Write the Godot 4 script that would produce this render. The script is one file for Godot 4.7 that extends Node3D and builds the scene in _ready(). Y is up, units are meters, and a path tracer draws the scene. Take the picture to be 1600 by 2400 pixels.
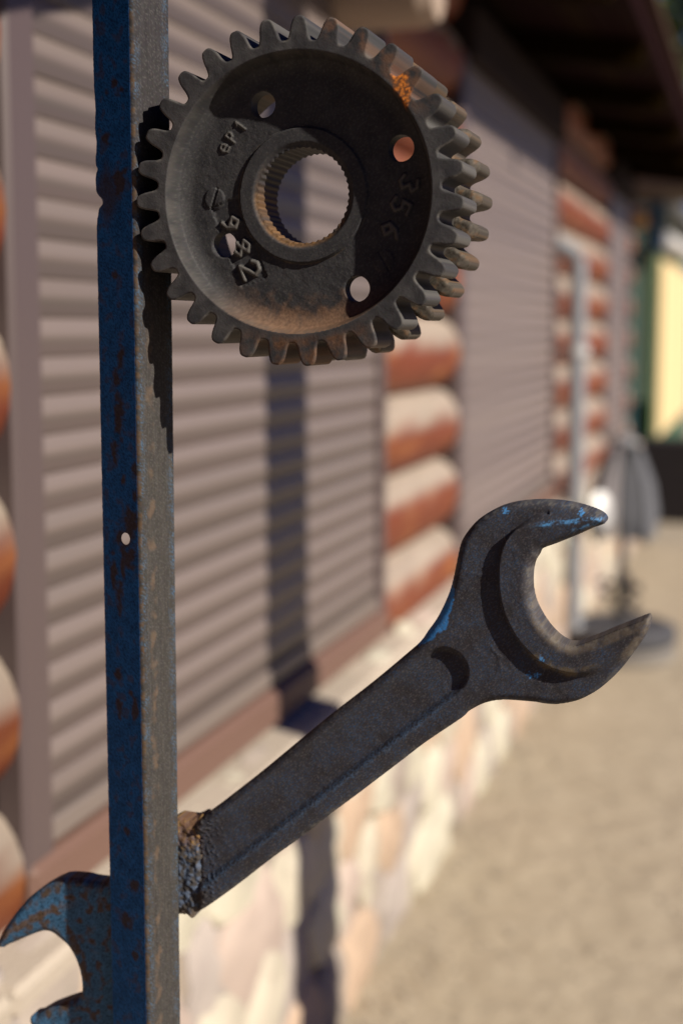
extends Node3D

const UP := Vector3.UP
const GEAR_AT := Vector3(-0.3298, 1.6965, -1.0201)
const POST_EDGE := Vector3(-0.45535, 0.0, -1.0221)
const POST_LEFT := Vector3(-0.934, 0.0, -0.358)
const POST_RIGHT := Vector3(0.358, 0.0, -0.934)
const POST_SIDE := 0.0437   # left face
const POST_DEEP := 0.0393   # right face

var fine := FastNoiseLite.new()
var mid := FastNoiseLite.new()
var broad := FastNoiseLite.new()
var rng := RandomNumberGenerator.new()
var metal: StandardMaterial3D
var building: Node3D


# ---------------------------------------------------------------- mesh helpers
class Shell:
	var v := PackedVector3Array()
	var n := PackedVector3Array()
	var c := PackedColorArray()
	var idx := PackedInt32Array()
	var map := {}

	func vert(key: int, p: Vector3, nn: Vector3, col: Color) -> int:
		if map.has(key):
			return map[key]
		var k := v.size()
		v.append(p)
		n.append(nn)
		c.append(col)
		map[key] = k
		return k

	func free_vert(p: Vector3, nn: Vector3, col: Color) -> int:
		v.append(p)
		n.append(nn)
		c.append(col)
		return v.size() - 1

	# clockwise fronts: the cross product of a triangle points away from its normal
	func tri(a: int, b: int, d: int) -> void:
		var g := (v[b] - v[a]).cross(v[d] - v[a])
		if g.dot(n[a] + n[b] + n[d]) > 0.0:
			idx.append_array(PackedInt32Array([a, d, b]))
		else:
			idx.append_array(PackedInt32Array([a, b, d]))

	func quad(a: Vector3, b: Vector3, d: Vector3, e: Vector3, nn: Vector3, col: Color) -> void:
		var i := free_vert(a, nn, col)
		var j := free_vert(b, nn, col)
		var k := free_vert(d, nn, col)
		var l := free_vert(e, nn, col)
		tri(i, j, k)
		tri(i, k, l)

	# a box with chamfered edges
	func box(at: Vector3, size: Vector3, ch: float, col: Color, turn := Basis.IDENTITY) -> void:
		var h := size * 0.5
		var k: float = min(ch, min(h.x, min(h.y, h.z)) * 0.9)
		var ax := [Vector3.RIGHT, Vector3.UP, Vector3.BACK]
		for a in 3:
			for s in [-1.0, 1.0]:
				var nn: Vector3 = ax[a] * s
				var u: Vector3 = ax[(a + 1) % 3] * (h[(a + 1) % 3] - k)
				var w: Vector3 = ax[(a + 2) % 3] * (h[(a + 2) % 3] - k)
				var o: Vector3 = nn * h[a]
				quad(at + turn * (o - u - w), at + turn * (o + u - w), at + turn * (o + u + w), at + turn * (o - u + w), turn * nn, col)
		if k <= 0.0:
			return
		for a in 3:
			var b := (a + 1) % 3
			var d := (a + 2) % 3
			for s in [-1.0, 1.0]:
				for t in [-1.0, 1.0]:
					var w2: Vector3 = ax[d] * (h[d] - k)
					var p: Vector3 = ax[a] * s * h[a] + ax[b] * t * (h[b] - k)
					var q: Vector3 = ax[a] * s * (h[a] - k) + ax[b] * t * h[b]
					quad(at + turn * (p - w2), at + turn * (p + w2), at + turn * (q + w2), at + turn * (q - w2), turn * (ax[a] * s + ax[b] * t).normalized(), col)
		for sx in [-1.0, 1.0]:
			for sy in [-1.0, 1.0]:
				for sz in [-1.0, 1.0]:
					var sg := Vector3(sx, sy, sz)
					var nn := turn * sg.normalized()
					var i := free_vert(at + turn * (sg * Vector3(h.x, h.y - k, h.z - k)), nn, col)
					var j := free_vert(at + turn * (sg * Vector3(h.x - k, h.y, h.z - k)), nn, col)
					var l := free_vert(at + turn * (sg * Vector3(h.x - k, h.y - k, h.z)), nn, col)
					tri(i, j, l)

	# surface of revolution about +y at a point; prof holds (radius, height)
	func lathe(at: Vector3, prof: PackedVector2Array, seg: int, col: Color, turn := Basis.IDENTITY) -> void:
		for k in prof.size() - 1:
			var p := prof[k]
			var q := prof[k + 1]
			var dn := Vector2(q.y - p.y, p.x - q.x).normalized()
			for i in seg:
				var a := TAU * i / seg
				var b := TAU * (i + 1) / seg
				var ca := Vector3(cos(a), 0, sin(a))
				var cb := Vector3(cos(b), 0, sin(b))
				var na := turn * (ca * dn.x + Vector3.UP * dn.y)
				var nb := turn * (cb * dn.x + Vector3.UP * dn.y)
				var v0 := free_vert(at + turn * (ca * p.x + Vector3.UP * p.y), na, col)
				var v1 := free_vert(at + turn * (cb * p.x + Vector3.UP * p.y), nb, col)
				var v2 := free_vert(at + turn * (cb * q.x + Vector3.UP * q.y), nb, col)
				var v3 := free_vert(at + turn * (ca * q.x + Vector3.UP * q.y), na, col)
				if p.x > 0.0:
					tri(v0, v1, v2)
				if q.x > 0.0:
					tri(v0, v2, v3)

	func tube(a: Vector3, b: Vector3, ra: float, rb: float, seg: int, col: Color) -> void:
		var d := b - a
		var y := d.normalized()
		var x := y.cross(Vector3(0.31, 0.2, 0.93)).normalized()
		var turn := Basis(x, y, x.cross(y))
		lathe(a, PackedVector2Array([Vector2(0, 0), Vector2(ra, 0), Vector2(rb, d.length()), Vector2(0, d.length())]), seg, col, turn)

	func commit() -> ArrayMesh:
		var arr := []
		arr.resize(Mesh.ARRAY_MAX)
		arr[Mesh.ARRAY_VERTEX] = v
		arr[Mesh.ARRAY_NORMAL] = n
		arr[Mesh.ARRAY_COLOR] = c
		arr[Mesh.ARRAY_INDEX] = idx
		var m := ArrayMesh.new()
		m.add_surface_from_arrays(Mesh.PRIMITIVE_TRIANGLES, arr)
		return m


func put(called: String, sk: Shell, mat: Material, parent: Node, at := Vector3.ZERO) -> MeshInstance3D:
	var o := MeshInstance3D.new()
	o.name = called
	o.mesh = sk.commit()
	o.material_override = mat
	o.position = at
	parent.add_child(o, true)
	return o


func put_mesh(called: String, mesh: Mesh, mat: Material, parent: Node, at := Vector3.ZERO, turn := Vector3.ZERO) -> MeshInstance3D:
	var o := MeshInstance3D.new()
	o.name = called
	o.mesh = mesh
	o.material_override = mat
	o.position = at
	o.rotation = turn
	parent.add_child(o, true)
	return o


func thing(called: String, label: String, category: String, at := Vector3.ZERO, group := "") -> Node3D:
	var o := Node3D.new()
	o.name = called
	o.position = at
	o.set_meta("label", label)
	o.set_meta("category", category)
	if group:
		o.set_meta("group", group)
	add_child(o, true)
	return o


func painted(rough: float, spec := 0.5, bump := 0.0, bump_scale := 20.0, seed_ := 1) -> StandardMaterial3D:
	var m := StandardMaterial3D.new()
	m.vertex_color_use_as_albedo = true
	m.roughness = rough
	m.metallic_specular = spec
	if bump > 0.0:
		m.uv1_triplanar = true
		m.uv1_scale = Vector3.ONE * bump_scale
		m.normal_enabled = true
		m.normal_scale = bump
		m.normal_texture = bumps(seed_)
	return m


var bump_cache := {}


func bumps(seed_: int) -> NoiseTexture2D:
	if bump_cache.has(seed_):
		return bump_cache[seed_]
	var f := FastNoiseLite.new()
	f.seed = seed_
	f.noise_type = FastNoiseLite.TYPE_SIMPLEX_SMOOTH
	f.frequency = 0.05
	f.fractal_octaves = 4
	var t := NoiseTexture2D.new()
	t.width = 512
	t.height = 512
	t.seamless = true
	t.as_normal_map = true
	t.bump_strength = 6.0
	t.noise = f
	bump_cache[seed_] = t
	return t


# Meshes the part of a grid where d < 0; back holds the rear surface (empty: an open sheet).
func skin(nx: int, ny: int, d: PackedFloat32Array, p: PackedVector3Array, col: PackedColorArray, back: PackedVector3Array, group: PackedInt32Array, cell: float, flip := 1.0) -> Dictionary:
	var skins := {}
	var nn := nx * ny
	var nor := PackedVector3Array()
	nor.resize(nn)
	var norb := PackedVector3Array()
	norb.resize(nn)
	var has_back := back.size() > 0
	for j in ny:
		for i in nx:
			var k := j * nx + i
			if d[k] > cell * 2.5:
				continue
			var il := k - 1 if i > 0 else k
			var ir := k + 1 if i < nx - 1 else k
			var jd := k - nx if j > 0 else k
			var ju := k + nx if j < ny - 1 else k
			nor[k] = (p[ir] - p[il]).cross(p[ju] - p[jd]).normalized() * flip
			if has_back:
				norb[k] = -(back[ir] - back[il]).cross(back[ju] - back[jd]).normalized()
	var corner := [0, 1, nx + 1, 0, nx + 1, nx]
	for j in ny - 1:
		for i in nx - 1:
			var k := j * nx + i
			var d0 := d[k]
			var d1 := d[k + 1]
			var d2 := d[k + nx + 1]
			var d3 := d[k + nx]
			if d0 >= 0.0 and d1 >= 0.0 and d2 >= 0.0 and d3 >= 0.0:
				continue
			var g := group[k] if group.size() else 0
			var sk: Shell = skins.get(g)
			if sk == null:
				sk = Shell.new()
				skins[g] = sk
			for t in 2:
				var poly := PackedInt32Array()
				var polyb := PackedInt32Array()
				var cross := []
				for e in 3:
					var a: int = k + corner[t * 3 + e]
					var b: int = k + corner[t * 3 + (e + 1) % 3]
					if d[a] < 0.0:
						poly.append(sk.vert(a, p[a], nor[a], col[a]))
						if has_back:
							polyb.append(sk.vert(-1 - a, back[a], norb[a], col[a]))
					if (d[a] < 0.0) != (d[b] < 0.0):
						var lo := mini(a, b)
						var hi := maxi(a, b)
						var way := 0 if hi - lo == 1 else (1 if hi - lo == nx else 2)
						var f := d[lo] / (d[lo] - d[hi])
						var key := nn + lo * 3 + way
						poly.append(sk.vert(key, p[lo].lerp(p[hi], f), (nor[lo].lerp(nor[hi], f)).normalized(), col[lo].lerp(col[hi], f)))
						if has_back:
							polyb.append(sk.vert(-1 - key, back[lo].lerp(back[hi], f), (norb[lo].lerp(norb[hi], f)).normalized(), col[lo].lerp(col[hi], f)))
							cross.append([poly[poly.size() - 1], polyb[polyb.size() - 1], lo, hi, f])
				for e in range(1, poly.size() - 1):
					sk.tri(poly[0], poly[e], poly[e + 1])
					if has_back:
						sk.tri(polyb[0], polyb[e], polyb[e + 1])
				if cross.size() == 2:
					var ids := []
					for c in cross:
						var gr := slope(d, c[2], nx, ny).lerp(slope(d, c[3], nx, ny), c[4])
						var sn := Vector3(gr.x, gr.y, 0).normalized()
						ids.append(sk.free_vert(sk.v[c[0]], sn, sk.c[c[0]]))
						ids.append(sk.free_vert(sk.v[c[1]], sn, sk.c[c[1]]))
					sk.tri(ids[0], ids[1], ids[3])
					sk.tri(ids[0], ids[3], ids[2])
	return skins


func slope(d: PackedFloat32Array, k: int, nx: int, ny: int) -> Vector2:
	var i := k % nx
	var j := k / nx
	var il := k - 1 if i > 0 else k
	var ir := k + 1 if i < nx - 1 else k
	var jd := k - nx if j > 0 else k
	var ju := k + nx if j < ny - 1 else k
	return Vector2(d[ir] - d[il], d[ju] - d[jd])


func points(flat: Array) -> PackedVector2Array:
	var r := PackedVector2Array()
	for i in range(0, flat.size(), 2):
		r.append(Vector2(flat[i], flat[i + 1]))
	return r


func rounded(p: PackedVector2Array, steps := 3) -> PackedVector2Array:
	var r := PackedVector2Array()
	var n := p.size()
	for i in n:
		for s in steps:
			r.append(p[i].cubic_interpolate(p[(i + 1) % n], p[(i + n - 1) % n], p[(i + 2) % n], float(s) / steps))
	return r


func outline_distance(q: Vector2, poly: PackedVector2Array) -> float:
	var best := 1e9
	var n := poly.size()
	for i in n:
		var c := Geometry2D.get_closest_point_to_segment(q, poly[i], poly[i + 1 if i < n - 1 else 0])
		best = minf(best, q.distance_squared_to(c))
	best = sqrt(best)
	return -best if Geometry2D.is_point_in_polygon(q, poly) else best


func distance_grid(poly: PackedVector2Array, o: Vector2, cell: float, nx: int, ny: int, deep := 0.03) -> PackedFloat32Array:
	var d := PackedFloat32Array()
	d.resize(nx * ny)
	var bl := 8
	for bj in range(0, ny, bl):
		for bi in range(0, nx, bl):
			var rad := cell * bl * 0.75
			var dc := outline_distance(o + Vector2(bi + bl * 0.5, bj + bl * 0.5) * cell, poly)
			var all := 0.0
			if dc > rad + cell * 4.0:
				all = dc
			elif dc < -rad - deep:
				all = -deep
			for j in range(bj, mini(bj + bl, ny)):
				for i in range(bi, mini(bi + bl, nx)):
					d[j * nx + i] = all if all != 0.0 else outline_distance(o + Vector2(i, j) * cell, poly)
	# a node that disagrees with all its neighbours sat level with a vertex
	for j in range(1, ny - 1):
		for i in range(1, nx - 1):
			var k := j * nx + i
			var sg := signf(d[k])
			if absf(d[k]) > cell and sg != signf(d[k - 1]) and sg != signf(d[k + 1]) or absf(d[k]) > cell * 1.5 and sg != signf(d[k - nx]) and sg != signf(d[k + nx]):
				d[k] = -d[k]
	return d


func edge_drop(d: float, r: float) -> float:
	# d: depth inside the outline
	if d >= r:
		return 0.0
	var k := r - maxf(d, 0.0)
	return r - sqrt(maxf(r * r - k * k, 0.0))


func lin(r: float, g: float, b: float) -> Color:
	return Color(r, g, b)


# ---------------------------------------------------------------- the sculpture
const GLYPHS := {
	"0": [[0.5, 1.0, 0.15, 0.75, 0.15, 0.25, 0.5, 0.0, 0.85, 0.25, 0.85, 0.75, 0.5, 1.0]],
	"1": [[0.3, 0.75, 0.55, 1.0, 0.55, 0.0]],
	"2": [[0.1, 0.75, 0.3, 1.0, 0.7, 1.0, 0.9, 0.7, 0.1, 0.0, 0.95, 0.0]],
	"3": [[0.1, 0.9, 0.5, 1.0, 0.85, 0.8, 0.5, 0.55, 0.9, 0.25, 0.5, 0.0, 0.1, 0.1]],
	"5": [[0.85, 1.0, 0.2, 1.0, 0.15, 0.55, 0.6, 0.6, 0.9, 0.3, 0.6, 0.0, 0.1, 0.08]],
	"6": [[0.8, 0.95, 0.35, 0.75, 0.12, 0.3, 0.5, 0.0, 0.88, 0.28, 0.5, 0.55, 0.15, 0.35]],
	"8": [[0.5, 0.55, 0.15, 0.78, 0.5, 1.0, 0.85, 0.78, 0.5, 0.55, 0.1, 0.27, 0.5, 0.0, 0.9, 0.27, 0.5, 0.55]],
	"9": [[0.85, 0.65, 0.5, 0.45, 0.12, 0.72, 0.5, 1.0, 0.88, 0.7, 0.65, 0.25, 0.2, 0.05]],
	"e": [[0.15, 0.45, 0.85, 0.45, 0.6, 0.85, 0.25, 0.75, 0.12, 0.4, 0.4, 0.05, 0.85, 0.15]],
	"P": [[0.2, 0.0, 0.2, 1.0, 0.7, 0.95, 0.8, 0.7, 0.6, 0.48, 0.2, 0.45]],
	"A": [[0.1, 0.0, 0.5, 1.0, 0.9, 0.0], [0.25, 0.35, 0.75, 0.35]],
}


# every glyph: [centre, radius, segments..., half stroke, height]
func glyph(ch: String, at: Vector2, along: Vector2, tall: float, wide: float, stroke: float, rise: float) -> Dictionary:
	var a := along.normalized()
	var u := Vector2(-a.y, a.x)
	var seg := PackedVector2Array()
	for line in GLYPHS[ch]:
		var q := points(line)
		for i in q.size() - 1:
			for z in 2:
				var w: Vector2 = q[i + z]
				seg.append(at + a * (w.x - 0.5) * wide + u * (w.y - 0.5) * tall)
	return {"at": at, "r": tall, "seg": seg, "w": stroke, "h": rise}


func toothed(ang: float, n: int, phase: float, root: float, tip: float) -> Vector2:
	# radius of the toothed outline and its slope against the angle
	var u := fposmod((ang - phase) / TAU * n + 0.5, 1.0) - 0.5
	var a := absf(u)
	var r := root + (tip - root) * tooth_height(a)
	var r2 := root + (tip - root) * tooth_height(a + 0.01)
	return Vector2(r, (r2 - r) / (0.01 * TAU / n))


func tooth_height(a: float) -> float:
	if a < 0.275:
		return 1.0 - 0.5 * pow(a / 0.275, 3.2)
	return 0.5 * pow(maxf(0.5 - a, 0.0) / 0.225, 3.4)


func build_gear(parent: Node3D) -> void:
	var cell := 0.00075
	var half := 0.127
	var nx := int(half * 2.0 / cell) + 1
	var nn := nx * nx
	var d := PackedFloat32Array()
	var p := PackedVector3Array()
	var b := PackedVector3Array()
	var c := PackedColorArray()
	var g := PackedInt32Array()
	d.resize(nn)
	p.resize(nn)
	b.resize(nn)
	c.resize(nn)
	g.resize(nn)
	var holes := [Vector2(-0.0305, 0.0660), Vector2(0.0735, 0.0315), Vector2(-0.0618, -0.0346), Vector2(0.0410, -0.0677)]
	var marks := []
	var al := Vector2(0.585, 0.81)
	marks.append(glyph("e", Vector2(-0.0610, 0.0359), al, 0.0085, 0.0075, 0.0009, 0.0011))
	marks.append(glyph("P", Vector2(-0.0553, 0.0437), al, 0.0085, 0.0065, 0.0009, 0.0011))
	marks.append(glyph("1", Vector2(-0.0483, 0.0514), al, 0.0090, 0.0065, 0.0009, 0.0012))
	var dn := Vector2(0.36, -0.93)
	marks.append(glyph("9", Vector2(-0.0565, -0.0195), dn, 0.0135, 0.0100, 0.0016, 0.0026))
	marks.append(glyph("8", Vector2(-0.0480, -0.0370), dn, 0.0128, 0.0120, 0.0016, 0.0026))
	marks.append(glyph("2", Vector2(-0.0415, -0.0530), dn, 0.0135, 0.0125, 0.0016, 0.0028))
	var dr := Vector2(-0.40, -0.92)
	marks.append(glyph("3", Vector2(0.0795, 0.0064), dr, 0.0135, 0.0110, 0.0014, 0.0014))
	marks.append(glyph("5", Vector2(0.0735, -0.0089), dr, 0.0135, 0.0110, 0.0014, 0.0014))
	marks.append(glyph("6", Vector2(0.0664, -0.0261), dr, 0.0135, 0.0110, 0.0014, 0.0014))
	var phase := deg_to_rad(181.4)
	for j in nx:
		for i in nx:
			var k := j * nx + i
			var q := Vector2(-half + i * cell, -half + j * cell)
			var r := q.length()
			var ang := q.angle()
			if r > 0.1262:
				d[k] = 0.01
				p[k] = Vector3(q.x, q.y, 0)
				b[k] = Vector3(q.x, q.y, -0.05)
				continue
			var tt := toothed(ang, 31, phase, 0.1070, 0.1238)
			var douter := (r - tt.x) / sqrt(1.0 + pow(tt.y / maxf(r, 0.02), 2.0))
			var u := fposmod(ang / TAU * 46.0, 1.0)
			var bore := 0.0350 - 0.0012 * absf(u * 2.0 - 1.0)
			var dbore := bore - r
			var dh := 1.0
			for h in holes:
				dh = minf(dh, q.distance_to(h))
			var dhole := 0.0094 - dh
			var dd := maxf(douter, maxf(dbore, dhole))
			d[k] = dd
			# the front surface
			var z := 0.0
			if r < 0.1003:
				var w := 0.1003 - r
				# wall of the bowl, then a wide fillet down to the floor
				z = -0.0125 * smoothstep(0.0, 0.0046, w) - 0.0065 * (1.0 - pow(1.0 - clampf((w - 0.002) / 0.014, 0.0, 1.0), 2.2))
			var rough := fine.get_noise_2d(q.x * 420.0, q.y * 420.0) * 0.00004 + mid.get_noise_2d(q.x * 90.0, q.y * 90.0) * 0.00010
			if r < 0.0492:
				z += 0.0022 * smoothstep(0.0492, 0.0484, r)
				z -= 0.0020 * smoothstep(0.0390, 0.0356, r)
				rough *= 0.6
			elif r < 0.083:
				rough *= 1.7
			# raised plate corners, seams and letters
			var mark := 0.0
			for m in marks:
				var mp: Vector2 = m.at
				if q.distance_to(mp) < m.r:
					var best := 1.0
					var seg: PackedVector2Array = m.seg
					for s in range(0, seg.size(), 2):
						best = minf(best, q.distance_to(Geometry2D.get_closest_point_to_segment(q, seg[s], seg[s + 1])))
					mark = maxf(mark, float(m.h) * smoothstep(float(m.w) * 1.35, float(m.w) * 0.55, best))
			z += mark
			# the round stamp with its slash, on the left and faintly on the right
			for st in [[Vector2(-0.0690, -0.0008), 1.0, Vector2(0.30, 0.954)], [Vector2(0.0610, -0.0478), 0.5, Vector2(0.5, -0.866)]]:
				var sc: Vector2 = st[0]
				var e := q.distance_to(sc)
				if e < 0.012:
					var sd: Vector2 = st[2]
					z += 0.0010 * st[1] * smoothstep(0.0082, 0.0074, e)
					var off := absf((q - sc).cross(sd))
					if e < 0.0085:
						z -= 0.0013 * st[1] * smoothstep(0.0009, 0.0004, off)
			# edges of the plate that carries the digits
			var f := Vector2((q - Vector2(-0.0500, -0.0330)).dot(dn.normalized()), (q - Vector2(-0.0500, -0.0330)).dot(Vector2(dn.y, -dn.x).normalized()))
			if absf(f.x) < 0.034 and absf(f.y) < 0.0125 and r > 0.0492 and r < 0.086:
				var inside := minf(minf(0.032 - absf(f.x), 0.0112 - absf(f.y)), 0.003)
				z -= 0.0011 * smoothstep(-0.0006, 0.0010, inside + mid.get_noise_2d(q.x * 260.0, q.y * 260.0) * 0.0010)
			# a worn round on every rim
			z += rough
			z -= edge_drop(-douter, 0.0011)
			if r > 0.03 and r < 0.05:
				z -= edge_drop(-dbore, 0.0010)
			if dhole > -0.002:
				z -= edge_drop(-dhole, 0.0008)
			p[k] = Vector3(q.x, q.y, z)
			var zb := -0.047
			if r < 0.0965:
				zb = lerpf(-0.0335, -0.047, smoothstep(0.0905, 0.0962, r))
			if r < 0.0500:
				zb = lerpf(-0.062, -0.0335, smoothstep(0.0470, 0.0490, r))
			zb += edge_drop(-douter, 0.0016)
			b[k] = Vector3(q.x, q.y, zb)
			# groups: every tooth is a piece of its own
			if r > 0.1078:
				g[k] = 1 + posmod(int(floor((ang - phase) / TAU * 31.0 + 0.5)), 31)
			# colour
			var n1 := mid.get_noise_2d(q.x * 60.0 + 9.0, q.y * 60.0)
			var n2 := fine.get_noise_2d(q.x * 300.0, q.y * 300.0 + 5.0)
			var n3 := broad.get_noise_2d(q.x * 40.0, q.y * 40.0 - 3.0)
			var base := lin(0.041, 0.040, 0.043).lerp(lin(0.060, 0.058, 0.060), clampf(0.5 + n3 * 0.9, 0.0, 1.0))
			base = base * (1.0 + n2 * 0.10 + n1 * 0.16)
			if r < 0.1003:
				base = base.lerp(lin(0.032, 0.032, 0.035) * (1.0 + n2 * 0.08), 0.6)
				if n2 > 0.40:
					base = base.lerp(lin(0.16, 0.15, 0.13), (n2 - 0.40) * 0.45)
			# loose tan dust settled low in the bowl
			var below := smoothstep(0.9, 0.15, absf(wrapf(ang - deg_to_rad(-88.0), -PI, PI)))
			if r < 0.1003:
				var dust := below * smoothstep(0.073, 0.094, r + n1 * 0.010)
				base = base.lerp(lin(0.20, 0.115, 0.070) * (1.0 + n2 * 0.25), clampf(dust, 0.0, 1.0) * 0.75)
				var leftdust := smoothstep(1.5, 0.3, absf(wrapf(ang - deg_to_rad(-150.0), -PI, PI))) * smoothstep(0.074, 0.094, r + n1 * 0.012)
				base = base.lerp(lin(0.060, 0.055, 0.052) * (1.0 + n2 * 0.25), clampf(leftdust, 0.0, 1.0) * 0.15)
			# bright bare ring along the mouth of the bowl
			if absf(r - 0.0990) < 0.0022:
				base = base.lerp(lin(0.085, 0.078, 0.072), 0.45 * (1.0 - absf(r - 0.0990) / 0.0022) * clampf(0.7 + n1, 0.0, 1.0))
			if r > 0.105:
				base = base.lerp(lin(0.115, 0.108, 0.100), smoothstep(0.0014, 0.0003, absf(douter + 0.0005)) * clampf(0.25 + n1 * 1.2, 0.0, 0.7))
			# brown rust on the lower teeth
			var brown := smoothstep(0.62, 0.12, absf(wrapf(ang - deg_to_rad(-86.0), -PI, PI))) * smoothstep(0.099, 0.110, r)
			base = base.lerp(lin(0.105, 0.055, 0.032) * (1.0 + n2 * 0.3), clampf(brown * (0.55 + n1 * 0.9), 0.0, 0.85))
			# the orange rust patch on the upper right, with brown traces round it
			var rp := q - Vector2(0.0775, 0.0725)
			var patch := smoothstep(0.0115, 0.0040, Vector2(rp.x * 1.45 + rp.y * 0.25, rp.y * 0.72).length() + n1 * 0.0045)
			base = base.lerp(lin(0.46, 0.150, 0.028) * (1.0 + n2 * 0.8), clampf(patch * (0.80 + n2 * 0.7), 0.0, 1.0))
			var around := smoothstep(0.036, 0.010, rp.length() + n1 * 0.014) * smoothstep(0.101, 0.104, r)
			base = base.lerp(lin(0.16, 0.085, 0.05), clampf(around * (0.35 + n1 * 0.8), 0.0, 0.6))
			var top := smoothstep(0.5, 0.1, absf(wrapf(ang - deg_to_rad(62.0), -PI, PI))) * smoothstep(0.104, 0.116, r)
			base = base.lerp(lin(0.17, 0.090, 0.055), clampf(top * (0.1 + n1 * 1.2), 0.0, 0.55))
			# rusty lip of the bore
			if r < 0.0405:
				var lip := smoothstep(0.0388, 0.0362, r) * smoothstep(2.2, 0.6, absf(wrapf(ang - deg_to_rad(-110.0), -PI, PI)))
				base = base.lerp(lin(0.145, 0.080, 0.036) * (1.0 + n2 * 0.4), clampf(lip * (0.6 + n1 * 0.6), 0.0, 0.9))
			# dust caught round the letters, on the plate and in the hub step
			if mark > 0.0006:
				base = base.lerp(lin(0.105, 0.098, 0.090), 0.65)
			if r > 0.0492 and r < 0.0502:
				base = base.lerp(lin(0.13, 0.095, 0.06), 0.35 * clampf(0.4 + n1 * 1.5, 0.0, 1.0))
			c[k] = base
	var made := skin(nx, nx, d, p, c, b, g, cell)
	var body := put("gear_wheel", made[0], metal, parent, GEAR_AT)
	body.set_meta("label", "front gear wheel with a deep bowl, four bolt holes and a splined bore")
	for key in made:
		if key > 0:
			put("tooth", made[key], metal, body)
	# drum that joins the two wheels, behind
	var sk := Shell.new()
	sk.lathe(Vector3(0, 0, -0.0465), PackedVector2Array([Vector2(0.0985, 0.0), Vector2(0.1035, 0.0), Vector2(0.1035, -0.0225), Vector2(0.0985, -0.0225), Vector2(0.0985, 0.0)]), 72, lin(0.05, 0.045, 0.042), Basis(Vector3.RIGHT, Vector3.BACK, Vector3.DOWN))
	put("gear_drum", sk, metal, parent, GEAR_AT)


func build_rear_gear(parent: Node3D) -> void:
	var cell := 0.0011
	var half := 0.126
	var nx := int(half * 2.0 / cell) + 1
	var nn := nx * nx
	var d := PackedFloat32Array()
	var p := PackedVector3Array()
	var b := PackedVector3Array()
	var c := PackedColorArray()
	var g := PackedInt32Array()
	d.resize(nn)
	p.resize(nn)
	b.resize(nn)
	c.resize(nn)
	g.resize(nn)
	var phase := deg_to_rad(-0.3)
	for j in nx:
		for i in nx:
			var k := j * nx + i
			var q := Vector2(-half + i * cell, -half + j * cell)
			var r := q.length()
			var ang := q.angle()
			var tt := toothed(ang, 31, phase, 0.1055, 0.1222)
			var douter := (r - tt.x) / sqrt(1.0 + pow(tt.y / maxf(r, 0.02), 2.0))
			d[k] = maxf(douter, 0.0992 - r)
			var z := -edge_drop(-douter, 0.0035) - 0.006 * smoothstep(0.115, 0.122, r)
			z += mid.get_noise_2d(q.x * 200.0, q.y * 200.0) * 0.0002
			p[k] = Vector3(q.x, q.y, z)
			b[k] = Vector3(q.x, q.y, -0.048 + edge_drop(-douter, 0.002))
			if r > 0.1062:
				g[k] = 1 + posmod(int(floor((ang - phase) / TAU * 31.0 + 0.5)), 31)
			var n1 := mid.get_noise_2d(q.x * 90.0 + 30.0, q.y * 90.0)
			var n2 := fine.get_noise_2d(q.x * 300.0 + 30.0, q.y * 300.0)
			var base := lin(0.070, 0.060, 0.050) * (1.0 + n1 * 0.35 + n2 * 0.35)
			base = base.lerp(lin(0.13, 0.070, 0.032), clampf(n1 * 1.4 - 0.2, 0.0, 0.6))
			c[k] = base
	var made := skin(nx, nx, d, p, c, b, g, cell)
	var body := put("gear_wheel", made[0], metal, parent, GEAR_AT + Vector3(0, 0, -0.0685))
	body.set_meta("label", "rear gear ring, dustier and browner than the front wheel")
	for key in made:
		if key > 0:
			put("tooth", made[key], metal, body)


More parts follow.
